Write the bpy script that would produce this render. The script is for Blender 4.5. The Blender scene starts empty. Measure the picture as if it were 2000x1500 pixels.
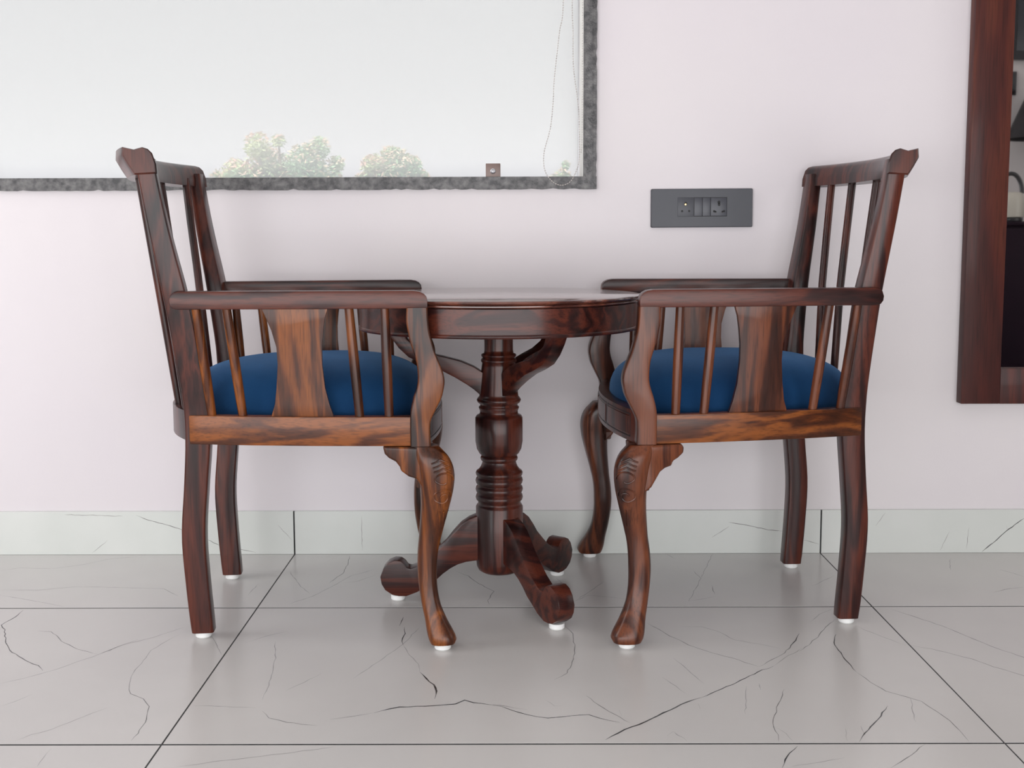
import bpy, bmesh, math, random
from mathutils import Vector, Matrix
random.seed(7)
PI = math.pi
C = bpy.context.scene
col = C.collection

# ------------------------------------------------------------------ camera
CAM = dict(f=2206.35, yaw=-.00333711, pitch=.10269537, roll=-.00315040, x=.50630787, y=-2.52843, z=.71540, sy=-56.07)
def cam_axes():
    yaw, p, ro = CAM['yaw'], CAM['pitch'], CAM['roll']
    f = Vector((math.sin(yaw)*math.cos(p), math.cos(yaw)*math.cos(p), -math.sin(p)))
    r = Vector((math.cos(yaw), -math.sin(yaw), 0)); u = r.cross(f)
    return r*math.cos(ro)+u*math.sin(ro), -r*math.sin(ro)+u*math.cos(ro), f
cr, cu, cf = cam_axes()
cd = bpy.data.cameras.new('camera'); cam = bpy.data.objects.new('camera', cd); col.objects.link(cam)
cd.sensor_width = 36; cd.lens = CAM['f']*36/2000; cd.clip_start = .05; cd.clip_end = 300
cd.shift_y = CAM['sy']/2000          # principal point 56 px above the middle of the frame
M3 = Matrix((cr, cu, -cf)).transposed()
cam.matrix_world = Matrix.Translation((CAM['x'], CAM['y'], CAM['z'])) @ M3.to_4x4()
C.camera = cam

# ------------------------------------------------------------------ view, world, lights
C.view_settings.view_transform = 'Standard'; C.view_settings.look = 'None'
C.view_settings.gamma = 1; C.view_settings.use_curve_mapping = False
C.view_settings.exposure = 0.0

w = bpy.data.worlds.new('sky'); C.world = w; w.use_nodes = True
nt = w.node_tree; nt.nodes.clear()
def N(nt, t, **k):
    n = nt.nodes.new(t)
    for a, b in k.items(): setattr(n, a, b)
    return n
o = N(nt, 'ShaderNodeOutputWorld'); bg = N(nt, 'ShaderNodeBackground')
tc = N(nt, 'ShaderNodeTexCoord'); sp = N(nt, 'ShaderNodeSeparateXYZ'); rp = N(nt, 'ShaderNodeValToRGB')
nt.links.new(tc.outputs['Generated'], sp.inputs[0]); nt.links.new(sp.outputs['Z'], rp.inputs[0])
nt.links.new(rp.outputs[0], bg.inputs[0]); nt.links.new(bg.outputs[0], o.inputs[0])
e = rp.color_ramp.elements
e[0].position = 0.0; e[0].color = (1.22, 1.22, 1.23, 1)
e[1].position = .30; e[1].color = (.61, .615, .63, 1)
for p_, v_ in ((.045, 1.1), (.084, .92), (.13, .78), (.186, .675)):
    q_ = e.new(p_); q_.color = (v_, v_, v_*1.015, 1)
bg.inputs['Strength'].default_value = 1.04

def area(name, loc, rot, sx, sy, power, color=(1, 1, 1), spread=PI):
    l = bpy.data.lights.new(name, 'AREA'); l.shape = 'RECTANGLE'; l.size = sx; l.size_y = sy
    l.energy = power; l.color = color; l.spread = spread
    ob = bpy.data.objects.new(name, l); col.objects.link(ob); ob.location = loc; ob.rotation_euler = rot; return ob
area('daylight_left_window', (-2.22, -.85, 1.55), (0, -PI/2, 0), 1.5, 1.1, 20, (.97, .985, 1))
area('daylight_right_window', (3.92, -1.1, 1.3), (0, PI/2, 0), 1.5, 1.3, 6, (1, .97, .95))
area('ceiling_fill', (.5, -1.9, 2.62), (0, 0, 0), 1.6, 1.0, 1.5, (1, .965, .955))  # unseen fill lamp added under the ceiling for softer light
area('front_fill', (.1, -2.985, .60), (PI/2, 0, 0), 4.4, 1.04, 61, (.98, .985, 1))  # unseen fill lamp added behind the camera to brighten the lower wall
sun = bpy.data.lights.new('sun', 'SUN'); sun.energy = 6; sun.angle = .01; sun.color = (1, .95, .86)
so = bpy.data.objects.new('sun', sun); col.objects.link(so)
so.rotation_euler = Vector((.2, .35, -.92)).to_track_quat('-Z', 'Y').to_euler()

# ------------------------------------------------------------------ materials
def pmat(name, color, rough=.5, metal=0, coat=0, spec=.5):
    m = bpy.data.materials.new(name); m.use_nodes = True
    b = m.node_tree.nodes['Principled BSDF']
    b.inputs['Base Color'].default_value = (*color, 1); b.inputs['Roughness'].default_value = rough
    b.inputs['Metallic'].default_value = metal; b.inputs['Coat Weight'].default_value = coat
    b.inputs['Coat Roughness'].default_value = .12; b.inputs['Specular IOR Level'].default_value = spec
    return m
def ramp(nt, stops):
    r = N(nt, 'ShaderNodeValToRGB'); el = r.color_ramp.elements
    while len(el) > 1: el.remove(el[-1])
    el[0].position = stops[0][0]; el[0].color = (*stops[0][1], 1)
    for p, c in stops[1:]:
        q = el.new(p); q.color = (*c, 1)
    return r
def noise_mat(name, c1, c2, scale=5, rough=.5, bump=0, detail=6, stretch=(1, 1, 1), lo=.35, hi=.65, coat=0, bscale=None):
    m = pmat(name, c1, rough, coat=coat); nt = m.node_tree; b = nt.nodes['Principled BSDF']
    t = N(nt, 'ShaderNodeTexCoord'); mp = N(nt, 'ShaderNodeMapping'); mp.inputs['Scale'].default_value = stretch
    n = N(nt, 'ShaderNodeTexNoise'); n.inputs['Scale'].default_value = scale; n.inputs['Detail'].default_value = detail
    r = ramp(nt, [(lo, c1), (hi, c2)])
    L = nt.links.new
    L(t.outputs['Object'], mp.inputs[0]); L(mp.outputs[0], n.inputs['Vector']); L(n.outputs[0], r.inputs[0]); L(r.outputs[0], b.inputs['Base Color'])
    if bump:
        n2 = N(nt, 'ShaderNodeTexNoise'); n2.inputs['Scale'].default_value = bscale or scale*6; n2.inputs['Detail'].default_value = 4
        bp = N(nt, 'ShaderNodeBump'); bp.inputs['Strength'].default_value = bump; bp.inputs['Distance'].default_value = .002
        L(mp.outputs[0], n2.inputs['Vector']); L(n2.outputs[0], bp.inputs['Height']); L(bp.outputs[0], b.inputs['Normal'])
    return m
def wood(name, axis, dark, mid, light, seed=0, rough=.3, freq=1.0):
    """lacquered rosewood: streaky grain running along axis"""
    m = pmat(name, mid, rough, coat=.12, spec=.28); nt = m.node_tree; b = nt.nodes['Principled BSDF']; L = nt.links.new
    b.inputs['Coat Roughness'].default_value = .13
    t = N(nt, 'ShaderNodeTexCoord'); mp = N(nt, 'ShaderNodeMapping')
    s = [15*freq]*3; s['xyz'.index(axis)] = 1.5*freq
    mp.inputs['Scale'].default_value = s; mp.inputs['Location'].default_value = (seed*1.7, seed*2.3, seed*.9)
    L(t.outputs['Object'], mp.inputs[0])
    n1 = N(nt, 'ShaderNodeTexNoise'); n1.inputs['Scale'].default_value = 1.1; n1.inputs['Detail'].default_value = 3; n1.inputs['Distortion'].default_value = .8
    mul = N(nt, 'ShaderNodeMath', operation='MULTIPLY'); mul.inputs[1].default_value = 30
    sn = N(nt, 'ShaderNodeMath', operation='SINE'); ad = N(nt, 'ShaderNodeMath', operation='MULTIPLY_ADD'); ad.inputs[1].default_value = .20; ad.inputs[2].default_value = .02
    L(mp.outputs[0], n1.inputs['Vector']); L(n1.outputs[0], mul.inputs[0]); L(mul.outputs[0], sn.inputs[0]); L(sn.outputs[0], ad.inputs[0])
    n2 = N(nt, 'ShaderNodeTexNoise'); n2.inputs['Scale'].default_value = 5; n2.inputs['Detail'].default_value = 8; n2.inputs['Roughness'].default_value = .65
    L(mp.outputs[0], n2.inputs['Vector'])
    n3 = N(nt, 'ShaderNodeTexNoise'); n3.inputs['Scale'].default_value = .45; n3.inputs['Detail'].default_value = 2
    L(mp.outputs[0], n3.inputs['Vector'])
    a1 = N(nt, 'ShaderNodeMath', operation='ADD'); a2 = N(nt, 'ShaderNodeMath', operation='MULTIPLY_ADD'); a2.inputs[1].default_value = .55
    L(n2.outputs[0], a2.inputs[0]); L(n3.outputs[0], a2.inputs[2]); L(a2.outputs[0], a1.inputs[0]); L(ad.outputs[0], a1.inputs[1])
    r = ramp(nt, [(.42, dark), (.72, mid), (1.0, light)])
    L(a1.outputs[0], r.inputs[0])
    # fine pores
    mp2 = N(nt, 'ShaderNodeMapping'); s2 = [420]*3; s2['xyz'.index(axis)] = 14; mp2.inputs['Scale'].default_value = s2
    L(t.outputs['Object'], mp2.inputs[0])
    n4 = N(nt, 'ShaderNodeTexNoise'); n4.inputs['Scale'].default_value = 1; n4.inputs['Detail'].default_value = 1; L(mp2.outputs[0], n4.inputs['Vector'])
    r4 = ramp(nt, [(.3, (.55, .55, .55)), (.5, (1, 1, 1))]); L(n4.outputs[0], r4.inputs[0])
    mx = N(nt, 'ShaderNodeMix', data_type='RGBA', blend_type='MULTIPLY'); mx.inputs[0].default_value = .8
    L(r.outputs[0], mx.inputs[6]); L(r4.outputs[0], mx.inputs[7]); L(mx.outputs[2], b.inputs['Base Color'])
    bp = N(nt, 'ShaderNodeBump'); bp.inputs['Strength'].default_value = .12; bp.inputs['Distance'].default_value = .001
    L(n2.outputs[0], bp.inputs['Height']); L(bp.outputs[0], b.inputs['Normal'])
    return m
D1, D2, D3 = (.010, .004, .004), (.038, .010, .008), (.088, .020, .011)       # dark red rosewood
O1, O2, O3 = (.015, .005, .003), (.082, .021, .006), (.215, .062, .012)      # lighter, orange
W = {}
for k, (a, b_, c) in dict(dark=(D1, D2, D3), warm=((.015, .006, .005), (.060, .017, .009), (.14, .040, .016)), orange=(O1, O2, O3)).items():
    for ax in 'xyz': W[k+ax] = wood('wood_%s_%s' % (k, ax), ax, a, b_, c, seed='xyz'.index(ax)+len(k))
table_top_wood = wood('wood_table_top', 'x', (.03, .010, .008), (.085, .026, .018), (.16, .05, .03), 5, rough=.22)
table_top_wood.node_tree.nodes['Principled BSDF'].inputs['Coat Weight'].default_value = 1
mirror_wood = wood('wood_mirror', 'z', (.032, .007, .006), (.068, .012, .008), (.095, .020, .010), 9, rough=.5, freq=.5)
wall_m = noise_mat('wall_paint', (.70, .655, .685), (.73, .69, .70), 1.3, .62, bump=.05, bscale=160)
plain_wall = noise_mat('room_paint', (.66, .62, .61), (.70, .66, .65), 1.0, .7)
ceil_m = noise_mat('ceiling_paint', (.78, .77, .76), (.80, .79, .78), 1.0, .8)
tile_m = noise_mat('floor_tile_glaze', (.53, .512, .50), (.59, .572, .555), 2.2, .24, detail=5, lo=.3, hi=.7)
skirt_m = noise_mat('skirting_tile_glaze', (.62, .645, .615), (.69, .705, .68), 3.0, .22, detail=5)
grout_m = noise_mat('grout', (.03, .03, .032), (.055, .055, .055), 60, .85)
vein_d = noise_mat('vein_dark', (.03, .032, .034), (.11, .11, .11), 60, .24)
vein_m = noise_mat('vein_mid', (.12, .12, .12), (.28, .27, .26), 50, .24)
vein_f = noise_mat('vein_faint', (.27, .265, .26), (.38, .37, .36), 40, .24)
stone_m = noise_mat('granite', (.035, .034, .037), (.17, .165, .165), 75, .42, bump=.5, detail=9, lo=.36, hi=.72, bscale=300)
stone_m.node_tree.nodes['Principled BSDF'].inputs['Specular IOR Level'].default_value = .6
plaster_m = noise_mat('plaster', (.80, .79, .76), (.84, .83, .80), 20, .8)
plate_m = noise_mat('switch_plastic', (.038, .040, .052), (.044, .046, .058), 8, .4)
key_m = noise_mat('switch_key', (.042, .044, .058), (.048, .050, .064), 8, .35)
hole_m = pmat('socket_hole', (.008, .008, .01), .6)
brass_m = pmat('brass', (.9, .62, .22), .25, 1)
white_m = noise_mat('white_plastic', (.82, .83, .82), (.88, .88, .87), 30, .35)
bead_m = noise_mat('chain_plastic', (.42, .38, .36), (.6, .56, .53), 80, .3)
velvet = noise_mat('blue_velvet', (.005, .032, .095), (.009, .050, .135), 7, .8, bump=.25, bscale=500)
vb = velvet.node_tree.nodes['Principled BSDF']; vb.inputs['Sheen Weight'].default_value = .35; vb.inputs['Sheen Roughness'].default_value = .4
vb.inputs['Sheen Tint'].default_value = (.25, .5, .9, 1); vb.inputs['Specular IOR Level'].default_value = .1
mirror_g = pmat('mirror_silver', (.86, .87, .87), .02, 1)
black_m = pmat('black_gloss', (.012, .012, .014), .3)
screen_m = pmat('dark_screen', (.03, .033, .04), .15)
cab_m = noise_mat('dark_cabinet', (.010, .004, .009), (.014, .006, .012), 4, .5)
shade_m = noise_mat('black_shade', (.012, .010, .012), (.02, .017, .018), 90, .8)
kettle_m = noise_mat('cream_enamel', (.50, .47, .40), (.54, .51, .44), 4, .25)
steel_m = pmat('steel', (.6, .6, .62), .3, 1)
bracket_m = noise_mat('brown_bracket', (.17, .115, .10), (.22, .15, .13), 12, .4)
bark_m = noise_mat('bark', (.22, .17, .12), (.33, .26, .19), 12, .9)
ground_m = noise_mat('dry_grass', (.48, .48, .46), (.55, .55, .53), .6, .95)
def leaf_mat(name, a, b_):
    m = noise_mat(name, a, b_, 1.6, .55, lo=.42, hi=.6); return m
leaf_a = leaf_mat('leaf_green', (.30, .52, .28), (.62, .70, .38)); leaf_b = leaf_mat('leaf_pink_tip', (.74, .60, .44), (.80, .52, .42))
glass_m = bpy.data.materials.new('haze_veil_glass'); glass_m.use_nodes = True  # bright haze of the overexposed view is mixed into clear glass
nt = glass_m.node_tree; nt.nodes.clear(); L = nt.links.new
out = N(nt, 'ShaderNodeOutputMaterial'); tr = N(nt, 'ShaderNodeBsdfTransparent'); tl = N(nt, 'ShaderNodeBsdfTranslucent'); gl = N(nt, 'ShaderNodeBsdfGlossy')
m1 = N(nt, 'ShaderNodeMixShader'); m2 = N(nt, 'ShaderNodeMixShader'); fr = N(nt, 'ShaderNodeFresnel'); fr.inputs[0].default_value = 1.12
tl.inputs[0].default_value = (.94, .955, .99, 1); gl.inputs['Roughness'].default_value = .02
m1.inputs[0].default_value = .42
L(tr.outputs[0], m1.inputs[1]); L(tl.outputs[0], m1.inputs[2]); L(fr.outputs[0], m2.inputs[0]); L(m1.outputs[0], m2.inputs[1]); L(gl.outputs[0], m2.inputs[2]); L(m2.outputs[0], out.inputs[0])

# ------------------------------------------------------------------ helpers
def link(name, me, parent=None):
    ob = bpy.data.objects.new(name, me); col.objects.link(ob)
    if parent is not None: ob.parent = parent
    return ob
def tag(ob, label=None, cat=None, group=None, kind=None):
    if label: ob['label'] = label
    if cat: ob['category'] = cat
    if group: ob['group'] = group
    if kind: ob['kind'] = kind
    return ob
def root(name, loc=(0, 0, 0), rz=0):
    ob = bpy.data.objects.new(name, None); col.objects.link(ob); ob.location = loc; ob.rotation_euler = (0, 0, rz); ob.empty_display_size = .05
    return ob
def fin(bm, name, mats, parent=None, smooth=True, angle=40, bevel=0, segs=2):
    bmesh.ops.remove_doubles(bm, verts=bm.verts, dist=1e-6)
    bmesh.ops.recalc_face_normals(bm, faces=bm.faces)
    if bevel:
        es = [e for e in bm.edges if len(e.link_faces) == 2 and e.calc_face_angle(0) > math.radians(35)]
        bmesh.ops.bevel(bm, geom=es, offset=bevel, segments=segs, profile=.6, affect='EDGES', clamp_overlap=True)
    me = bpy.data.meshes.new(name); bm.to_mesh(me); bm.free()
    if not isinstance(mats, (list, tuple)): mats = [mats]
    for m in mats: me.materials.append(m)
    if smooth:
        for p in me.polygons: p.use_smooth = True
        me.set_sharp_from_angle(angle=math.radians(angle))
    return link(name, me, parent)
def bm_box(bm, x0, x1, y0, y1, z0, z1, mi=0):
    v = [bm.verts.new(p) for p in ((x0, y0, z0), (x1, y0, z0), (x1, y1, z0), (x0, y1, z0), (x0, y0, z1), (x1, y0, z1), (x1, y1, z1), (x0, y1, z1))]
    for f in ((0, 3, 2, 1), (4, 5, 6, 7), (0, 1, 5, 4), (1, 2, 6, 5), (2, 3, 7, 6), (3, 0, 4, 7)):
        bm.faces.new([v[i] for i in f]).material_index = mi
def box(name, x0, x1, y0, y1, z0, z1, mat, parent=None, bevel=0):
    bm = bmesh.new(); bm_box(bm, x0, x1, y0, y1, z0, z1); return fin(bm, name, mat, parent, bevel=bevel)
def bm_loft(bm, secs, cap=True):
    rings = [[bm.verts.new(p) for p in s] for s in secs]; n = len(rings[0])
    for a, b in zip(rings, rings[1:]):
        for i in range(n): bm.faces.new((a[i], a[(i+1) % n], b[(i+1) % n], b[i]))
    if cap: bm.faces.new(rings[0][::-1]); bm.faces.new(rings[-1])
def bm_prism(bm, A, B):
    a = [bm.verts.new(p) for p in A]; b = [bm.verts.new(p) for p in B]; n = len(a)
    bm.faces.new(a[::-1]); bm.faces.new(b)
    for i in range(n): bm.faces.new((a[i], a[(i+1) % n], b[(i+1) % n], b[i]))
def rrect(x0, x1, y0, y1, r, k=3):
    pts = []
    for cx, cy, a0 in ((x1-r, y1-r, 0), (x0+r, y1-r, PI/2), (x0+r, y0+r, PI), (x1-r, y0+r, 1.5*PI)):
        for i in range(k+1):
            a = a0+PI/2*i/k; pts.append((cx+r*math.cos(a), cy+r*math.sin(a)))
    return pts
def bm_tube(bm, pts, rad, n=10):
    pts = [Vector(p) for p in pts]; rad = rad if isinstance(rad, (list, tuple)) else [rad]*len(pts)
    secs = []; up = None
    for i, p in enumerate(pts):
        d = (pts[min(i+1, len(pts)-1)]-pts[max(i-1, 0)]).normalized()
        if up is None: up = Vector((1, 0, 0)) if abs(d.x) < .8 else Vector((0, 1, 0))
        s = d.cross(up).normalized(); up = s.cross(d).normalized()
        secs.append([p+rad[i]*(math.cos(2*PI*k/n)*s+math.sin(2*PI*k/n)*up) for k in range(n)])
    bm_loft(bm, secs)
def catmull(pts, n=6):
    P = [pts[0]]+list(pts)+[pts[-1]]; out = []
    for i in range(1, len(P)-2):
        a, b, c, d = (Vector(q) for q in P[i-1:i+3])
        for k in range(n):
            t = k/n; out.append(.5*((2*b)+(c-a)*t+(2*a-5*b+4*c-d)*t*t+(3*b-a-3*c+d)*t**3))
    out.append(Vector(P[-2])); return out
def interp(tab, z):
    if z <= tab[0][0]: return tab[0][1:]
    for a, b in zip(tab, tab[1:]):
        if z <= b[0]:
            t = (z-a[0])/(b[0]-a[0]); return tuple(a[i]+(b[i]-a[i])*t for i in range(1, len(a)))
    return tab[-1][1:]
def sinterp(tab, z):
    """smooth (catmull-rom) table lookup"""
    k = len(tab)
    if z <= tab[0][0]: return tab[0][1:]
    if z >= tab[-1][0]: return tab[-1][1:]
    for i in range(k-1):
        if z <= tab[i+1][0]:
            a, b, c, d = tab[max(i-1, 0)], tab[i], tab[i+1], tab[min(i+2, k-1)]
            h = c[0]-b[0]; t = (z-b[0])/h; o = []
            for j in range(1, len(b)):
                m0 = (c[j]-a[j])/max(c[0]-a[0], 1e-6)*h; m1 = (d[j]-b[j])/max(d[0]-b[0], 1e-6)*h
                o.append((2*t**3-3*t*t+1)*b[j]+(t**3-2*t*t+t)*m0+(-2*t**3+3*t*t)*c[j]+(t**3-t*t)*m1)
            return tuple(o)
def bm_lathe(bm, prof, cx=0, cy=0, n=48, cap=True):
    secs = [[(cx+r*math.cos(2*PI*i/n), cy+r*math.sin(2*PI*i/n), z) for i in range(n)] for r, z in prof]
    bm_loft(bm, secs, cap)
def ray(px, py):
    d = cf+cr*((px-1000)/CAM['f'])-cu*((py-750-CAM['sy'])/CAM['f']); return Vector((CAM['x'], CAM['y'], CAM['z'])), d
# photo measurements of the marble veins are turned into floor / skirting positions once
def to_floor(px, py):
    o_, d = ray(px, py); return o_+d*(-o_.z/d.z)
def to_wall(px, py, y):
    o_, d = ray(px, py); return o_+d*((y-o_.y)/d.y)

# ------------------------------------------------------------------ room shell
XL, XR, YB, ZC = -2.25, 3.95, -3.0, 2.7
WX0, WX1, WZ0, WZ1 = -1.9, .657, .852, 2.05       # window opening
TH = .2
def wall_with_hole(name, mat, plane, a0, a1, z0, z1, h0, h1, g0, g1, t0, t1):
    bm = bmesh.new()
    def bx(p, q, r, s):
        if plane == 'y': bm_box(bm, p, q, t0, t1, r, s)
        else: bm_box(bm, t0, t1, p, q, r, s)
    bx(a0, h0, z0, z1); bx(h1, a1, z0, z1); bx(h0, h1, z0, g0); bx(h0, h1, g1, z1)
    return tag(fin(bm, name, mat, smooth=False), kind='structure')
wall_with_hole('wall_back', wall_m, 'y', XL-TH, XR+TH, 0, ZC, WX0, WX1, WZ0, WZ1, 0, TH)
wall_with_hole('wall_left', plain_wall, 'x', YB, 0, 0, ZC, -1.42, -.28, .78, 2.32, XL-TH, XL)
wall_with_hole('wall_right', plain_wall, 'x', YB, 0, 0, ZC, -1.78, -.42, .53, 2.07, XR, XR+TH)
wall_with_hole('wall_front', plain_wall, 'y', XL-TH, XR+TH, 0, ZC, -2.1, 2.3, .08, 1.12, YB-TH, YB)  # low wide opening made up to hold the added front fill lamp
tag(box('ceiling', XL-TH, XR+TH, YB-TH, TH, ZC, ZC+.15, ceil_m), kind='structure')
floor = tag(box('floor', XL-TH, XR+TH, YB-TH, TH, -.2, -.0007, grout_m), kind='structure')

# ---- veins measured on the photograph (two crops at twice the size)
def Lc(*p): return [(x/2, 980+y/2) for x, y in p]
def Rc(*p): return [(1000+x/2, 980+y/2) for x, y in p]
VF = [
 ('d', Lc((90,425),(60,450),(5,482),(20,500),(22,550),(38,580),(100,620),(150,640),(168,660))),
 ('m', Lc((145,505),(200,508),(228,530),(240,545),(300,575),(385,597))),
 ('f', Lc((0,712),(130,680),(220,655),(385,597),(480,560),(600,530),(720,490))),
 ('m', Lc((385,597),(450,570),(540,538))),
 ('f', Lc((700,520),(650,545),(590,580),(560,620),(520,670),(505,720),(510,750))),
 ('m', Lc((505,720),(510,750),(560,770),(583,800),(572,850),(540,905),(495,948))),
 ('f', Lc((30,948),(120,910),(200,890),(300,850),(420,805))),
 ('f', Lc((0,800),(60,780),(125,752))),
 ('f', Lc((0,270),(80,258),(200,262),(330,245),(420,225),(540,214))),
 ('f', Lc((0,345),(150,345),(300,332),(450,335),(640,340),(700,370))),
 ('f', Lc((0,365),(120,385),(250,410))),
 ('f', Lc((825,520),(850,570),(865,600))),
 ('f', Lc((970,365),(1010,320))),
 ('m', Lc((1365,210),(1360,240),(1340,280),(1310,300),(1285,320))),
 ('f', Lc((1130,270),(1170,325),(1210,360))),
 ('f', Lc((1130,400),(1220,370),(1290,335),(1370,290),(1470,262))),
 ('f', Lc((1340,318),(1400,310),(1470,285))),
 ('m', Lc((1780,270),(1830,290),(1870,320),(1920,345),(1930,350),(1905,385),(1912,402))),
 ('f', Lc((1075,545),(1078,610),(1060,680),(1040,740),(1025,775))),
 ('f', Lc((955,552),(1040,525),(1130,505))),
 ('d', Lc((1575,450),(1560,485))), ('d', Lc((1580,490),(1583,515),(1570,545),(1575,560))),
 ('f', Lc((1575,560),(1600,600),(1635,635),(1640,665))),
 ('D', Lc((1640,665),(1665,690),(1695,715),(1705,740),(1698,770))),
 ('f', Lc((1380,690),(1470,630),(1570,560),(1640,490))),
 ('f', Lc((1115,740),(1190,705),(1255,670))),
 ('m', Lc((1025,818),(1050,845),(1120,862),(1240,875))),
 ('m', Lc((1290,850),(1380,838),(1460,825))),
 ('D', Lc((1460,825),(1560,802),(1690,797),(1780,790),(1815,775),(1850,785),(1910,792))),
 ('d', Lc((1910,792),(1960,800),(2000,815),(2060,832),(2140,845),(2200,840),(2300,832),(2340,845),(2420,862))),
 ('m', Lc((1880,790),(1950,795),(2010,806),(2060,812))),
 ('f', Lc((750,797),(880,800),(1000,805))),
 ('f', Lc((690,1035),(880,1010),(1100,985),(1300,958))),
 ('f', Lc((145,1035),(170,1000),(200,965))),
 ('m', Rc((205,485),(238,515),(245,570),(240,615),(215,670),(165,695))),
 ('m', Rc((530,475),(600,515),(690,560),(780,590),(860,610),(965,645))),
 ('f', Rc((660,487),(740,488),(800,505),(870,540),(960,555),(1050,573))),
 ('D', Rc((365,930),(440,890),(520,860),(590,825),(660,792),(740,765))),
 ('d', Rc((740,765),(860,715),(960,665),(1020,643))),
 ('f', Rc((1020,643),(1080,600),(1140,570))),
 ('m', Rc((965,645),(1050,600),(1085,570))), ('d', Rc((1075,580),(1100,550),(1122,515))),
 ('m', Rc((1120,585),(1160,560),(1200,520),(1225,490),(1260,460))),
 ('f', Rc((1165,470),(1200,440),(1250,418))),
 ('d', Rc((1265,518),(1258,550),(1275,580),(1310,625),(1345,665))),
 ('m', Rc((1345,665),(1400,705),(1460,740),(1540,762),(1600,780),(1660,820),(1710,855),(1750,895),(1785,937))),
 ('f', Rc((1555,765),(1565,820),(1578,862))),
 ('m', Rc((1063,732),(1040,790),(1020,850),(1022,880),(1040,910),(1042,938))),
 ('f', Rc((1030,880),(1070,905),(1100,938))),
 ('d', Rc((1467,797),(1430,850),(1400,880),(1370,915),(1357,938))), ('m', Rc((1362,875),(1375,905))),
 ('f', Rc((1302,885),(1310,935))), ('f', Rc((915,720),(912,830))), ('m', Rc((965,710),(972,735))),
 ('f', Rc((585,685),(640,720),(680,750))), ('m', Rc((728,790),(735,810))),
 ('m', Rc((290,758),(340,795),(400,830),(462,865))), ('m', Rc((418,815),(430,838))),
 ('f', Rc((130,775),(165,798),(192,798))), ('f', Rc((605,915),(630,897),(685,937))),
 ('f', Rc((630,610),(700,670),(750,712))),
 ('m', Rc((1480,420),(1560,445),(1680,485),(1800,535),(1900,575),(2000,608),(2100,650))),
 ('m', Rc((1565,563),(1640,575),(1720,595),(1800,615),(1880,645),(2000,680),(2100,700))),
 ('f', Rc((1340,485),(1440,525),(1540,562))),
 ('f', Rc((705,265),(738,300),(720,335),(690,388),(800,370))), ('m', Rc((780,325),(792,362))), ('f', Rc((738,300),(785,202))),
 ('f', Rc((240,390),(300,365),(460,380))), ('f', Rc((170,295),(220,340))), ('f', Rc((250,385),(320,340),(360,310))),
 ('f', Rc((595,200),(640,225))), ('f', Rc((1170,330),(1255,290))),
 ('m', Rc((1880,355),(1940,340),(2000,335))), ('m', Rc((1905,265),(1960,280),(2000,293))), ('f', Rc((1713,222),(1712,268))),
 ('d', Rc((1115,955),(1075,995),(1055,1040))), ('m', Rc((1613,948),(1560,990),(1480,1040))), ('f', Rc((1090,1035),(1300,1000))),
]
VS = [
 ('m', Lc((530,52),(580,72),(650,90),(700,105),(760,128))), ('d', Lc((810,148),(860,172))), ('m', Lc((860,172),(960,190),(1000,198))),
 ('f', Lc((345,212),(385,180),(420,150))), ('f', Lc((1085,90),(1150,160))), ('f', Lc((1412,55),(1415,190))), ('f', Lc((250,50),(480,56))),
 ('m', Rc((845,80),(920,92),(1000,110),(1060,115))), ('f', Rc((780,140),(850,95))), ('m', Rc((1140,150),(1200,165))),
 ('d', Rc((2000,65),(1930,115),(1880,160),(1835,196))), ('f', Rc((1460,42),(1420,95))), ('f', Rc((1710,115),(1672,190))), ('f', Rc((1930,90),(1935,110))), ('f', Rc((1785,100),(1775,185))),
]
VW = {'D': .0026, 'd': .0017, 'm': .0012, 'f': .0011}; VM = {'D': 1, 'd': 1, 'm': 2, 'f': 3}
def refine(pts, step=.012, jit=.0014):
    out = []
    for a, b in zip(pts, pts[1:]):
        n = max(1, int((b-a).length/step))
        for i in range(n):
            p = a.lerp(b, i/n)
            if i: p = p+Vector((random.uniform(-jit, jit), random.uniform(-jit, jit)))
            out.append(p)
    out.append(pts[-1]); return out
def clip(pts, x0, x1, y0, y1):
    runs, cur = [], []
    for p in pts:
        if x0 < p.x < x1 and y0 < p.y < y1: cur.append(p)
        else:
            if len(cur) > 1: runs.append(cur)
            cur = []
    if len(cur) > 1: runs.append(cur)
    return runs
def strip(bm, pts, w, mi, fn):
    """thin inlaid vein: a band of varying width in the tile's surface"""
    n = len(pts); prev = None; off = random.random()*10
    for i, p in enumerate(pts):
        d = (pts[min(i+1, n-1)]-pts[max(i-1, 0)]); d = d.normalized() if d.length > 1e-9 else Vector((1, 0))
        s = Vector((-d.y, d.x)); t = min(1, min(i, n-1-i)/2.5+.15)
        ww = w*.5*t*(.55+.45*abs(math.sin(i*.9+off))+.35*random.random())
        q = (bm.verts.new(fn(p+s*ww)), bm.verts.new(fn(p-s*ww)))
        if prev: bm.faces.new((prev[0], prev[1], q[1], q[0])).material_index = mi
        prev = q
fv = [(k, refine([Vector(to_floor(*p)[:2]) for p in pl])) for k, pl in VF]
SKY, SKH = -.009, .1
sv = [(k, refine([Vector((lambda q: (q.x, q.z))(to_wall(px, py, SKY))) for px, py in pl], .008, .0008)) for k, pl in VS]
G = .0014
rows = [(-.385, -SKY*0-.001), (-.985, -.385), (-1.585, -.985), (-2.185, -1.585), (-2.785, -2.185), (-3.0, -2.785)]
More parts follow.
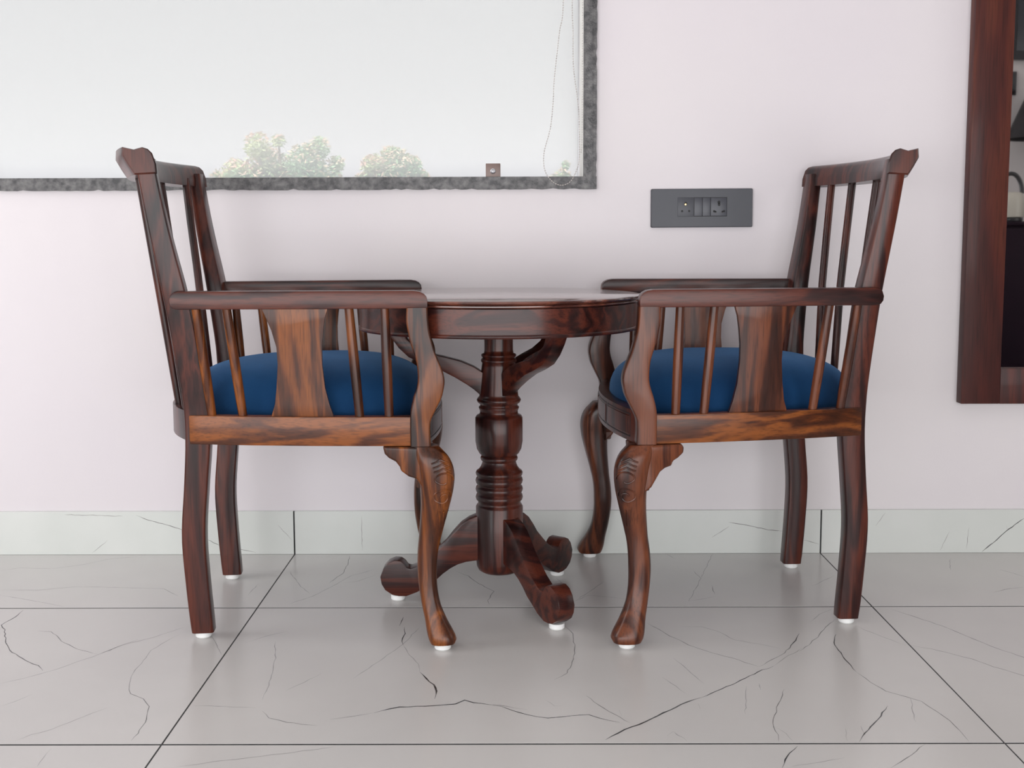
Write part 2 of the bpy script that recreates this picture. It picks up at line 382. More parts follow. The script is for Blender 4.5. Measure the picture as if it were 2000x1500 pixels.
for (ya, yb) in rows:
    for i in range(-2, 4):
        xa, xb = max(1.2*i, XL), min(1.2*(i+1), XR)
        if xb-xa < .02: continue
        bm = bmesh.new(); a, b, c, d = xa+G, xb-G, ya+.0028, yb-(.0028 if yb < -.01 else 0)
        bm_box(bm, a, b, c, d, -.0008, 0)
        for k, pl in fv:
            for run in clip(pl, a, b, c, d): strip(bm, run, VW[k], VM[k], lambda q: (q.x, q.y, .00012))
        bmesh.ops.recalc_face_normals(bm, faces=bm.faces)
        me = bpy.data.meshes.new('tile'); bm.to_mesh(me); bm.free()
        for m in (tile_m, vein_d, vein_m, vein_f): me.materials.append(m)
        link('tile', me, floor)
skirt = tag(box('baseboard_back', XL, XR, SKY+.003, 0, 0, SKH-.001, grout_m), kind='structure')
for i in range(-2, 4):
    xa, xb = max(1.2*i, XL), min(1.2*(i+1), XR)
    bm = bmesh.new(); a, b = xa+.0018, xb-.0018
    bm_box(bm, a, b, SKY, -.0005, 0.0005, SKH)
    for k, pl in sv:
        for run in clip(pl, a, b, .001, SKH): strip(bm, run, VW[k], VM[k], lambda q: (q.x, SKY-.00012, q.y))
    bmesh.ops.recalc_face_normals(bm, faces=bm.faces)
    me = bpy.data.meshes.new('skirting_tile'); bm.to_mesh(me); bm.free()
    for m in (skirt_m, vein_d, vein_m, vein_f): me.materials.append(m)
    link('skirting_tile', me, skirt)
tag(box('sun_blocker_slab', -2.6, 2.6, -4.4, YB-TH-.002, 2.4, 2.55, ceil_m), kind='structure')  # unseen slab added to keep the sun out of the front opening
for nm, args in (('baseboard_left', (XL, XL+.012, YB, 0)), ('baseboard_right', (XR-.012, XR, YB, 0)), ('baseboard_front', (XL, XR, YB, YB+.012))):
    tag(box(nm, *args, 0, SKH, skirt_m), kind='structure')

# ------------------------------------------------------------------ window with dark granite surround
win = root('window_1', (0, 0, 0)); tag(win, kind='structure')
def rough_bar(name, horizontal, a0, a1, b0, b1, y0, y1, chip):
    """granite strip whose outer edge is chipped"""
    bm = bmesh.new(); n = int((a1-a0)/.012); A = []; B = []
    inner, outer = (b1, b0) if horizontal else (b0, b1); sgn = 1 if horizontal else -1
    pts = [(a0+(a1-a0)*i/n, outer+sgn*(random.random()**3)*chip) for i in range(n+1)]+[(a1, inner), (a0, inner)]
    for s, t in pts:
        A.append((s, y0, t) if horizontal else (t, y0, s)); B.append((s, y1, t) if horizontal else (t, y1, s))
    bm_prism(bm, A, B); return fin(bm, name, stone_m, win, angle=30)
rough_bar('sill_stone', True, WX0-.03, WX1+.029, WZ0-.028, WZ0, -.009, TH*.5, .003)
rough_bar('jamb_stone', False, WZ0, WZ1, WX1-.0005, WX1+.029, -.009, -.0005, .0025)
box('jamb_stone', WX0-.03, WX0, -.009, -.0005, WZ0, WZ1, stone_m, win)
box('head_stone', WX0-.03, WX1+.03, -.009, -.0005, WZ1, WZ1+.03, stone_m, win)
box('jamb_bead', WX1+.0195, WX1+.0205, -.0105, -.0085, WZ0, WZ1, stone_m, win)
box('reveal', WX1-.001, WX1+.0, .0, TH, WZ0, WZ1, plaster_m, win)
box('glazing_bar', WX1-.0035, WX1-.001, .145, .157, WZ0, WZ1, steel_m, win)
box('pane', WX0, WX1-.0035, .149, .153, WZ0, WZ1, glass_m, win)
bk = fin((lambda b: (bm_box(b, .441, .4735, .0, .02, WZ0-.001, .8815), b)[1])(bmesh.new()), 'clamp_bracket', bracket_m, win, bevel=.001)
bm = bmesh.new(); bm_loft(bm, [[(.457+.006*r*math.cos(a*PI/8), y, .8645+.006*r*math.sin(a*PI/8)) for a in range(16)] for y, r in ((.002, 1), (-.0015, 1), (-.0025, .7), (-.0012, .5), (-.0022, .25))])
fin(bm, 'screw', steel_m, bk)

# roller blind rolled up above the picture, its bead chain hangs into view
bl = root('roller_blind', (-.6, -.03, 2.1)); tag(bl, 'roller blind whose white bead chain loops down at the right window edge', 'blind')
bm = bmesh.new(); bm_tube(bm, [(-1.3, -.01, 0), (1.27, -.01, 0)], .02, 20); fin(bm, 'roller_tube', white_m, bl)
box('end_bracket', 1.27, 1.275, -.035, .03, -.03, .03, steel_m, bl)
ch = [(.612,2.08),(.612,1.5),(.611,1.227),(.603,1.162),(.598,1.119),(.591,1.054),(.589,1.010),(.583,.955),(.569,.900),(.572,.862),(.589,.839),(.608,.832),(.626,.839),(.639,.861),(.646,.889),(.646,.955),(.643,1.010),(.633,1.086),(.632,1.162),(.630,1.227),(.630,1.5),(.630,2.08)]
def beads(bm, path, step=.0054, r=.0015):
    pts = catmull([Vector((x+.6, 0, z-2.1)) for x, z in path], 10); acc = 0; last = pts[0]
    line = []
    for p in pts[1:]:
        seg = (p-last).length
        while acc+seg >= step:
            t = (step-acc)/seg; last = last.lerp(p, t); line.append(last.copy()); seg = (p-last).length; acc = 0
        acc += seg; last = p
    for q in line: bmesh.ops.create_icosphere(bm, subdivisions=1, radius=r, matrix=Matrix.Translation(q))
    bm_tube(bm, [p+Vector((0, 0, 0)) for p in pts], .0003, 4)
bm = bmesh.new(); beads(bm, ch)
me = bpy.data.meshes.new('bead_chain'); bm.to_mesh(me); bm.free(); me.materials.append(bead_m)
for p in me.polygons: p.use_smooth = True
link('bead_chain', me, bl)
bm = bmesh.new(); beads(bm, [(.6525,2.08),(.6525,1.3),(.6525,1.0),(.652,.93),(.650,.90)], .0054, .0012)
me = bpy.data.meshes.new('bead_chain'); bm.to_mesh(me); bm.free(); me.materials.append(bead_m); link('bead_chain', me, bl)

# ------------------------------------------------------------------ outdoors
tag(box('ground', -60, 60, 1.5, 120, -3.2, -3.0, ground_m), kind='structure')
def tree(x, y, blobs, label, n, seed):
    rnd = random.Random(seed); t = root('tree', (x, y, -3)); tag(t, label, 'tree', 'trees beyond the window')
    bm = bmesh.new(); bm_tube(bm, [(0, 0, 0), (.05, 0, 1.5), (-.03, 0, 3.0), (.02, 0, 4.3)], [.14, .11, .09, .04], 10)
    for (bx, by, bz, r) in blobs[:6]: bm_tube(bm, [(0, 0, 3.0), (bx*.5, by*.5, (bz+3+3)*.5-.1), (bx, by, bz+3)], [.05, .035, .012], 6)
    fin(bm, 'trunk', bark_m, t)
    bm = bmesh.new(); tot = sum(b[3]**2 for b in blobs)
    for (bx, by, bz, r) in blobs:
        for _ in range(int(n*r*r/tot)):
            d = Vector((rnd.gauss(0, 1), rnd.gauss(0, 1), rnd.gauss(0, 1))).normalized()*r*(rnd.random()**.45)
            c = Vector((bx, by, bz+3))+d
            a = Vector((rnd.gauss(0, 1), rnd.gauss(0, 1), rnd.gauss(0, .6))).normalized(); s = a.cross(Vector((rnd.gauss(0, 1), rnd.gauss(0, 1), rnd.gauss(0, 1)))).normalized()
            l = rnd.uniform(.05, .085); wd = l*.34
            tip = (d.length > r*.8 and d.z > 0 and rnd.random() < .6)
            f = bm.faces.new([bm.verts.new(q) for q in (c-a*l*.5, c+s*wd*.5, c+a*l*.5, c-s*wd*.5)]); f.material_index = 1 if tip else 0
    me = bpy.data.meshes.new('foliage'); bm.to_mesh(me); bm.free(); me.materials.append(leaf_a); me.materials.append(leaf_b)
    fo = link('foliage', me, t); tag(fo, kind='stuff')
Y = 12.0
def at(px, py):
    q = to_wall(px, py, Y); return q.x, q.z
def mkblobs(x0, specs):
    out = []
    for px, py, rp_ in specs:
        x, z = at(px, py); out.append((x-x0, random.uniform(-.2, .2), z, rp_/152))
    return out
x0 = at(560, 320)[0]
tree(x0, Y, mkblobs(x0, [(505,285,26),(545,275,14),(625,290,24),(600,320,40),(520,330,46),(655,320,18),(465,335,26),(560,350,50),(630,360,45),(430,352,24),(480,370,50),(580,420,90),(500,430,80),(640,430,60)]), 'wide pale green tree seen through the window left of its middle', 24000, 1)
x0 = at(758, 320)[0]
tree(x0, Y+.6, mkblobs(x0, [(750,295,20),(765,310,30),(720,320,26),(795,320,24),(760,345,50),(810,345,22),(700,350,20),(760,420,80)]), 'smaller pale green tree behind the window, left of the brown bracket', 14000, 2)
x0 = at(1110, 340)[0]
tree(x0, Y+1, mkblobs(x0, [(1112,312,10),(1105,335,16),(1085,345,14),(1125,350,16),(1105,400,50)]), 'tree tip seen inside the white chain loop at the window corner', 2500, 3)

# ------------------------------------------------------------------ socket plate
sx0, sx1, sz0, sz1 = .8065, 1.0315, .7395, .825
sk = root('socket_plate', (.919, 0, .782)); tag(sk, 'dark grey wall plate with two sockets and switches', 'socket')
sk.rotation_euler = (0, -.004, 0)
hw, hh = .1125, .0425
bm = bmesh.new(); pr = rrect(-hw, hw, -hh, hh, .003, 3); pr2 = rrect(-hw+.0015, hw-.0015, -hh+.0015, hh-.0015, .003, 3)
bm_loft(bm, [[(x, 0, z) for x, z in pr], [(x, -.006, z) for x, z in pr], [(x, -.0085, z) for x, z in pr2]]); fin(bm, 'faceplate', plate_m, sk)
def module(name, xa, xb, za, zb, mat=key_m):
    bm = bmesh.new(); bm_box(bm, xa, xb, -.0098, -.008, za, zb); return fin(bm, name, mat, sk, bevel=.0006)
# dark recess line around the modules
box('recess', -.0177, .0555, -.0089, -.0084, -.0187, .0235, hole_m, sk)
module('switch_key', -.0168, .0006, -.0177, .0225); module('switch_key', .0015, .0187, -.0177, .0225)
s1 = module('socket_face', -.0535, -.0186, -.0187, .0235, plate_m); s2 = module('socket_face', .0196, .0547, -.0177, .0225)
def disc(name, x, z, r, mat, par, y0=-.0103, y1=-.0096, sz=1):
    bm = bmesh.new(); bm_loft(bm, [[(x+r*math.cos(k*PI/8), y, z+sz*r*math.sin(k*PI/8)) for k in range(16)] for y in (y1, y0)]); return fin(bm, name, mat, par)
for (x, z, r) in ((-.0440, -.0065, .0024), (-.0285, -.0065, .0024)): disc('pin_hole', x, z, r, hole_m, s1)
disc('pin_hole', -.036, .0095, .0033, hole_m, s1, sz=1.3); disc('brass_contact', -.0365, .0080, .0018, brass_m, s1, -.0108, -.0100)
for (x, z, r, q) in ((.0372, .0125, .0033, 1.0), (.0375, .0075, .0030, 1.2), (.0268, -.0075, .0026, 1), (.0300, -.0085, .0022, 1), (.0485, -.0075, .0026, 1), (.0452, -.0085, .0022, 1)): disc('pin_hole', x, z, r, hole_m, s2, sz=q)

# ------------------------------------------------------------------ armchairs
def vrear(z):    # lateral centre of the rear posts
    return interp([(0, .178), (.40, .186), (.62, .206), (.88, .232)], z)[0]
REAR = [  # z, back x, front x
 (.011, -.020, .019), (.10, -.027, .013), (.19, -.031, .010), (.28, -.024, .017), (.355, -.019, .024), (.41, -.019, .026), (.446, -.021, .024),
 (.53, -.031, .012), (.626, -.044, -.004), (.70, -.056, -.020), (.75, -.064, -.030), (.82, -.074, -.042), (.86, -.080, -.047)]
def backx(v, z):
    """centre line of the curved back at height z"""
    t = (z-.41)/(.83-.41); top = -.114+.068*min(1.1, (v/.225)**2); bot = -.058+.050*min(1, (v/.165)**2)
    return bot+(top-bot)*t
FP = [  # front arm post: z, inner x, outer x
 (.358, .376, .411), (.400, .376, .411), (.419, .377, .419), (.444, .383, .431), (.456, .387, .434), (.470, .390, .436), (.485, .390, .434), (.504, .388, .427), (.522, .383, .420), (.540, .377, .415), (.556, .374, .411), (.575, .371, .409), (.600, .372, .408)]
VF_ = .259   # lateral centre of the front posts
LEG = [ # z, x centre, lateral centre, rx, ry
 (.011, .428, .286, .0215, .019), (.018, .428, .286, .0245, .0205), (.030, .424, .283, .0235, .0195), (.05, .417, .277, .0195, .0175), (.08, .408, .269, .0165, .016), (.12, .403, .262, .0165, .0165),
 (.165, .404, .259, .018, .018), (.205, .410, .259, .0205, .020), (.25, .417, .262, .0245, .0235), (.285, .420, .264, .0285, .026), (.315, .418, .263, .0310, .028), (.338, .411, .261, .030, .027), (.352, .403, .259, .026, .023), (.3575, .400, .259, .024, .021)]
BR_STEP = [(.40, .357), (.328, .357), (.331, .344), (.338, .337), (.350, .331), (.357, .322), (.359, .315), (.372, .306), (.386, .302), (.40, .280)]
BR_ROUND = [(.40, .357), (.331, .357), (.326, .351), (.327, .341), (.337, .332), (.346, .327), (.349, .319), (.361, .316), (.370, .310), (.378, .297), (.386, .284), (.40, .272)]
def chair(loc, rz, label, lift, mats, lean=0, slats=(.182, .092)):
    sh = lambda z: lean*max(0, min(1, (z-.42)/.2))*(1+.35*max(0, (z-.62)/.25))   # hand-made: one back stands a little straighter
    R_ = root('armchair', loc, rz); tag(R_, label, 'chair', 'armchairs at the round table')
    mp_, mr, ms, ma, mf = mats   # posts, rails, splat, arm, front posts
    # rear posts with their sabre legs (one timber)
    for s in (-1, 1):
        bm = bmesh.new(); secs = []
        zs = [.011+i*(.852-.011)/40 for i in range(41)]
        for z in zs:
            xb, xf = sinterp(REAR, z); vc = vrear(z)*s; hw_ = .0172 if z < .42 else .0172+.008*min(1, (z-.42)/.2)*(1-max(0, (z-.62)/.25)*.9)
            # outer face is deeper than the inner face
            r = .0035 if z > .012 else .006
            pts = rrect(xb, xf, vc-hw_, vc+hw_, r, 2); q = []
            for (x, v) in pts:
                inn = (vc+hw_*1-v*1)/(2*hw_) if s > 0 else (v-(vc-hw_))/(2*hw_)
                k = .24*inn*(1 if z > .5 else max(0, (z-.42)/.08) if z > .42 else 0); mid = (xb+xf)/2
                q.append((mid+(x-mid)*(1-k)+sh(z), v, z))
            secs.append(q)
        bm_loft(bm, secs); lg = fin(bm, 'rear_leg', mp_, R_, angle=50)
        bm = bmesh.new(); bm_lathe(bm, [(.0125, 0), (.0145, .002), (.0145, .0115)], -.001, s*.178, 20); fin(bm, 'foot_pad', white_m, lg)
    # crest rail
    bm = bmesh.new(); secs = []; ns = 28
    for i in range(ns+1):
        v = -.246+.492*i/ns
        xf = -.096+.049*(v/.235)**2; zt = .870; zb = .826
        pts = [(xf+.001, zb), (xf, zb+.016), (xf-.002, zt-.022), (xf-.006, zt-.010), (xf-.013, zt-.003), (xf-.022, zt), (xf-.036, zt-.004), (xf-.054, zt), (xf-.055, zt-.014), (xf-.046, zt-.030), (xf-.036, zb-.002)]
        secs.append([(x+sh(z), v, z) for x, z in pts])
    # rounded ends
    def shrink(sec, dv, k):
        cx = sum(p[0] for p in sec)/len(sec); cz = sum(p[2] for p in sec)/len(sec)
        return [((p[0]-cx)*k+cx, p[1]+dv, (p[2]-cz)*k+cz) for p in sec]
    secs = [shrink(secs[0], -.003, .9)]+secs+[shrink(secs[-1], .003, .9)]
    bm_loft(bm, secs); fin(bm, 'crest_rail', mp_, R_, angle=38)
    # back spindles
    for v in (-slats[0], -slats[1], 0, slats[1], slats[0]):
        bm = bmesh.new(); n = 10; pts = []
        for i in range(n+1):
            z = .398+(.84-.398)*i/n; vv = v*(.74+.26*(z-.4)/.44); pts.append((backx(vv, z)-.002+sh(z), vv, z))
        bm_tube(bm, pts, .0078, 10); fin(bm, 'back_spindle', W['darkz'], R_)
    # rear seat rail, bowed
    bm = bmesh.new(); A = []
    for i in range(17):
        v = -.172+.344*i/16; A.append((-.072+.052*(v/.172)**2, v))
    B = [(x+.026, v) for x, v in A[::-1]]
    bm_prism(bm, [(x, v, .358) for x, v in A+B], [(x, v, .412) for x, v in A+B]); fin(bm, 'rear_rail', mp_, R_, bevel=.002)
    # side rails
    def side_v(x): return interp([(-.02, .205), (.1, .233), (.2, .250), (.3, .263), (.42, .274)], x)[0]
    for s in (-1, 1):
        bm = bmesh.new(); A = [(-.010+.388*i/14) for i in range(15)]
        out = [(x, s*(side_v(x)-.002)) for x in A]+[(x, s*(side_v(x)-.026)) for x in A[::-1]]
        bm_prism(bm, [(x, v, .358) for x, v in out], [(x, v, .409) for x, v in out]); fin(bm, 'side_rail', mr, R_, bevel=.0015)
    # front rail, bowed, with framed panels
    def fx(v): return .405+.034*(1-(v/.23)**2)
    bm = bmesh.new(); vs = [-.235+.47*i/24 for i in range(25)]
    out = [(fx(v), v) for v in vs]+[(fx(v)-.026, v) for v in vs[::-1]]
    bm_prism(bm, [(x, v, .352) for x, v in out], [(x, v, .410) for x, v in out]); fr_ = fin(bm, 'front_rail', mp_, R_, bevel=.0015)
    for (va, vb) in ((-.20, -.075), (-.055, .055), (.075, .20)):
        bm = bmesh.new(); k = 10; vv = [va+(vb-va)*i/k for i in range(k+1)]
        sec = []
        for v in vv:
            x = fx(v); sec.append([(x-.001, v, .364), (x+.0016, v, .3655), (x+.0016, v, .3975), (x-.001, v, .399)])
        bm_loft(bm, sec); fin(bm, 'rail_panel', mp_, fr_)
        # dark strips painted as the shade of the groove round the panel
        bm = bmesh.new()
        for (z0, z1) in ((.3600, .3622), (.4008, .4030)):
            bm_loft(bm, [[(fx(v)-.002, v, z0), (fx(v)+.0004, v, z0), (fx(v)+.0004, v, z1), (fx(v)-.002, v, z1)] for v in [va-.004+(vb-va+.008)*i/k for i in range(k+1)]])
        for v0 in (va-.0045, vb+.0025):
            bm_loft(bm, [[(fx(v)-.002, v, z), (fx(v)+.0004, v, z), (fx(v+.002)+.0004, v+.002, z), (fx(v+.002)-.002, v+.002, z)] for v, z in ((v0, .360), (v0, .403))])
        fin(bm, 'panel_groove', groove_m, fr_)
    # arms, arm posts, spindles, splat
    def arm_v(x): return interp([(-.06, .240), (.0, .2445), (.1, .2525), (.2, .261), (.3, .268), (.42, .276)], x)[0]
    for s in (-1, 1):
        bm = bmesh.new()
        xs = [-.016+.386*i/16 for i in range(17)]
        top = [(x, .628) for x in xs]+[(.385, .6278), (.395, .6262), (.402, .6225), (.4065, .617), (.408, .610), (.408, .5975)]
        bot = [(x, .597) for x in xs[::-1]]+[(-.025, .5985), (-.030, .605), (-.031, .613), (-.028, .622), (-.022, .627)]
        o_ = top+bot
        bm_prism(bm, [(x, s*(arm_v(x)-.029), z) for x, z in o_], [(x, s*(arm_v(x)), z) for x, z in o_]); fin(bm, 'armrest', ma, R_, bevel=.0028, segs=2)
        bm = bmesh.new(); secs = []
        for i in range(41):
            z = .358+(.5985-.358)*i/40; x0_, x1_ = sinterp(FP, z); c = s*VF_
            secs.append([(x, v, z) for x, v in rrect(x0_, x1_, c-.0165, c+.0155 if s > 0 else c+.0165, .003, 2)])
        bm_loft(bm, secs); fin(bm, 'arm_post', mf, R_, angle=50)
        vt = lambda x: arm_v(x)-.015; vb_ = lambda x: side_v(x)-.014
        for (xt, xb) in ((.012, .030), (.064, .085), (.273, .289), (.334, .340)):
            bm = bmesh.new(); pts = []
            for i in range(7):
                t = i/6; x = xb+(xt-xb)*t; pts.append((x, s*(vb_(xb)+(vt(xt)-vb_(xb))*t), .405+.196*t))
            bm_tube(bm, pts, [.0078, .0082, .0086, .0088, .0086, .0082, .0078], 12); fin(bm, 'arm_spindle', W['warmz'] if abs(xt-.334) < .01 else ms, R_)
        L_ = [(.404, .134), (.43, .142), (.46, .146), (.50, .149), (.53, .148), (.56, .140), (.58, .132), (.600, .124)]
        Rr_ = [(.404, .246), (.43, .237), (.46, .230), (.50, .226), (.53, .226), (.56, .229), (.58, .232), (.600, .238)]
        bm = bmesh.new(); o1 = L_+Rr_[::-1]
        def vm(x, z):
            t = (z-.404)/.196; return vb_(x)+(vt(x)-vb_(x))*t
        bm_prism(bm, [(x, s*(vm(x, z)-.006), z) for z, x in o1], [(x, s*(vm(x, z)+.006), z) for z, x in o1]); fin(bm, 'arm_splat', W['warmz'] if mats[2] is not W['orangez'] else ms, R_, bevel=.0012, angle=50)
        # cabriole leg
        bm = bmesh.new(); secs = []
        for i in range(49):
            z = .011+(.3575-.011)*i/48; x, v, rx, ry = sinterp(LEG, z); q = []
            if lift == 'round': k_ = 1+.17*max(0, min(1, (.19-z)/.05)); rx *= k_; ry *= k_
            for k in range(20):
                a = 2*PI*k/20; ca, sa = math.cos(a), math.sin(a); e_ = .78
                dx = rx*math.copysign(abs(ca)**e_, ca); dy = ry*math.copysign(abs(sa)**e_, sa)
                # ridge on the outward diagonal at the knee
                if dx > 0 and dy*s > 0:
                    kk = 1+.16*math.sin(2*math.atan2(abs(dy), abs(dx)))*max(0, min(1, (z-.18)/.12)); dx *= kk; dy *= kk
                q.append((x+dx, s*v+dy, z))
            secs.append(q)
        bm_loft(bm, secs); lg = fin(bm, 'front_leg', mf, R_, angle=60)
        bm = bmesh.new(); bm_lathe(bm, [(.0125, 0), (.0145, .002), (.0145, .0115)], .428, s*.286, 20); fin(bm, 'foot_pad', white_m, lg)
        # scroll-cut knee brackets, along the side rail and along the front rail
        br = BR_STEP if lift == 'step' else BR_ROUND
        bm = bmesh.new(); v0 = s*.238; v1 = lambda x: s*(.264+.018*max(0, min(1, (x-.335)/.05)))
        bm_prism(bm, [(x, v0, z) for x, z in br], [(x, v1(x), z) for x, z in br]); fin(bm, 'knee_bracket', mf, lg, bevel=.004, segs=3, angle=60)
        bm = bmesh.new(); d = [(s*(.258-(.40-x)*1.05), z if z < .35 else .3515) for x, z in br]
        bm_prism(bm, [(.385+0*v, v, z) for v, z in d], [(fx(min(.23, abs(v)))-.004+.004, v, z) for v, z in d]); fin(bm, 'knee_bracket', mf, lg, bevel=.003, segs=2, angle=60)
        # carved scroll and leaf cuts in low relief on the knee
        bm = bmesh.new()
        def surf(a, z):   # a = angle round the knee from straight outward, towards the front
            x, v, rx, ry = sinterp(LEG, z); ca, sa = math.sin(a), math.cos(a); e_ = .78
            dx = rx*math.copysign(abs(ca)**e_, ca); dy = ry*abs(sa)**e_
            if dx > 0:
                kk = 1+.16*math.sin(2*math.atan2(abs(dy), abs(dx)))*max(0, min(1, (z-.18)/.12)); dx *= kk; dy *= kk
            return (x+dx*1.0, s*(v+dy), z)
        def curve(fn, n=22, r=.0016): bm_tube(bm, [surf(*fn(i/n)) for i in range(n+1)], r, 6)
        for cz, ca_, turns, r0 in ((.270, .34, 1.5, .016), (.300, .32, .85, .017)):
            curve(lambda t: (ca_+(r0*(1-.75*t)*math.cos(turns*2*PI*t))/.027, cz+r0*(1-.75*t)*math.sin(turns*2*PI*t)), 30)
        for k in range(3): curve(lambda t: (-.05+.8*t, .322+.0075*k-.007*abs(t-.5)*2), 10)
        for k in range(2): curve(lambda t: (.25+.3*k+.25*t, .245-.03*t), 8)
        fin(bm, 'knee_carving', mf, lg)
    # cushion
    bm = bmesh.new(); nu, nv = 36, 36; grid = []
    def edge(u, v):
        # u,v in the unit disc -> seat plan
        x = .198+.200*u; half = .168+.078*((x+.0)/.4); xx = x
        bow = (.020*(1-v*v))*max(0, u)+(-.045*(1-v*v))*max(0, -u)
        return xx+bow, half*v
    rings = 16; seg = 72; vr = []
    for r_i in range(rings+1):
        ph = (PI/2)*r_i/rings; rr = math.sin(ph)**.62 if r_i else 0; h = math.cos(ph)**.80 if r_i < rings else 0; ring = []
        for k in range(seg):
            a = 2*PI*k/seg; p_ = .36; ca, sa = math.cos(a), math.sin(a)
            cu_ = math.copysign(abs(ca)**(2*p_), ca); cv_ = math.copysign(abs(sa)**(2*p_), sa)
            x, v = edge(cu_*rr, cv_*rr); ring.append((x, v, .4095+.085*h))
        vr.append(ring)
    vt_ = bm.verts.new((vr[0][0][0], 0, vr[0][0][2]))
    R2 = [[bm.verts.new(p) for p in ring] for ring in vr[1:]]
    for k in range(seg): bm.faces.new((vt_, R2[0][k], R2[0][(k+1) % seg]))
    for a_, b_2 in zip(R2, R2[1:]):
        for k in range(seg): bm.faces.new((a_[k], b_2[k], b_2[(k+1) % seg], a_[(k+1) % seg]))
    low = [bm.verts.new((.2+(p[0]-.2)*.97, p[1]*.97, .366)) for p in vr[-1]]
    for k in range(seg): bm.faces.new((R2[-1][k], low[k], low[(k+1) % seg], R2[-1][(k+1) % seg]))
    bm.faces.new(low)
    fin(bm, 'seat_cushion', velvet, R_, angle=70)
    return R_
cab_m.node_tree.nodes['Principled BSDF'].inputs['Specular IOR Level'].default_value = .12
groove_m = pmat('painted_groove_shade', (.006, .004, .005), .5)  # near-black colour painted in for the shade of the rail grooves
chair((-.078, -.3655, 0), math.radians(5.8), 'dark wooden armchair with blue cushion left of the round table, facing right', 'step',
      (W['darkz'], W['orangex'], W['orangez'], W['darkx'], W['orangez']))
chair((1.114, -.294, 0), math.radians(182.8), 'dark wooden armchair with blue cushion right of the round table, facing left', 'round',
      (W['darkz'], W['orangex'], W['warmz'], W['darkx'], W['warmz']), .011, (.165, .102))

# ------------------------------------------------------------------ round table
T = root('round_table', (.473, -.332, 0)); tag(T, 'small round dark wooden pedestal table with three scroll feet between the armchairs', 'table')
bm = bmesh.new(); bm_lathe(bm, [(.05, .5955), (.262, .5955), (.2695, .5962), (.2725, .5985), (.2725, .6005), (.2695, .6015), (.2730, .603), (.2752, .6055), (.2748, .608), (.272, .6095), (.05, .6095)], n=96)
fin(bm, 'tabletop', table_top_wood, T, angle=50)
bm = bmesh.new(); bm_lathe(bm, [(.248, .5950), (.2685, .5950), (.2685, .551), (.2705, .5495), (.2710, .5465), (.2690, .5440), (.248, .5440)], n=96, cap=False)
bmesh.ops.bridge_loops(bm, edges=[e for e in bm.edges if e.is_boundary]); fin(bm, 'apron', W['darkx'], T, angle=50)
bm = bmesh.new(); bm_box(bm, -.25, .25, -.03, .03, .560, .585); bm_box(bm, -.03, .03, -.25, .25, .560, .585); fin(bm, 'under_frame', W['darkx'], T, bevel=.002)
prof = [(.028, .560), (.028, .500), (.029, .494), (.0335, .492), (.0345, .4895), (.0335, .487), (.031, .485), (.0335, .483), (.035, .480), (.0345, .477), (.0325, .475), (.0335, .468), (.038, .414), (.0385, .409), (.0415, .406), (.0435, .402), (.0415, .397), (.037, .394), (.0365, .391), (.0395, .388),
        (.0395, .386), (.037, .380), (.038, .374), (.044, .371), (.0465, .367), (.0465, .335), (.0465, .32), (.044, .305), (.039, .296), (.034, .2915), (.036, .2895), (.037, .286), (.0355, .282), (.033, .280), (.0335, .277), (.036, .270), (.040, .264), (.0450, .2605), (.0465, .257), (.0455, .2525), (.0425, .250)]
for c in (.2415, .2245, .2085):
    prof += [(.0425, c+.0078), (.0455, c+.005), (.0468, c), (.0455, c-.005), (.0425, c-.0078)]
prof += [(.042, .196), (.0445, .193), (.0465, .189), (.0465, .080), (.0455, .070), (.042, .0625), (.035, .058), (.01, .0565)]
bm = bmesh.new(); bm_lathe(bm, prof, n=56); fin(bm, 'column', W['darkz'], T, angle=60)
foot = [(.030, .178), (.043, .173), (.060, .166), (.076, .155), (.092, .137), (.106, .119), (.127, .099), (.145, .083), (.163, .071), (.175, .0665), (.183, .068), (.188, .076), (.196, .082), (.208, .083), (.220, .078), (.230, .067), (.2365, .050), (.234, .035), (.227, .023), (.214, .014), (.200, .0105), (.185, .0105), (.163, .019), (.145, .031), (.127, .042), (.112, .056), (.097, .067), (.082, .075), (.066, .080), (.044, .083), (.030, .083)]
brace = [(.030, .456), (.049, .468), (.074, .479), (.10, .486), (.130, .493), (.158, .505), (.178, .522), (.190, .5445), (.190, .553), (.220, .553), (.219, .5445), (.209, .526), (.194, .505), (.175, .487), (.146, .474), (.116, .463), (.085, .447), (.062, .433), (.048, .423), (.038, .414), (.030, .412)]
for deg in (180, -58, 53.5):
    a = math.radians(deg); ca, sa = math.cos(a), math.sin(a)
    def ext(name, prof_, hwid, bev):
        bm = bmesh.new(); bm_prism(bm, [(r*ca+hwid*sa, r*sa-hwid*ca, z) for r, z in prof_], [(r*ca-hwid*sa, r*sa+hwid*ca, z) for r, z in prof_])
        return fin(bm, name, W['darkx'], T, bevel=bev, angle=45)
    f_ = ext('scroll_foot', foot, .0175, .0025); ext('brace', brace, .0135, .0015)
    bm = bmesh.new(); bm_lathe(bm, [(.0125, 0), (.0145, .002), (.0145, .0108)], .203*ca, .203*sa, 20); fin(bm, 'foot_pad', white_m, f_)

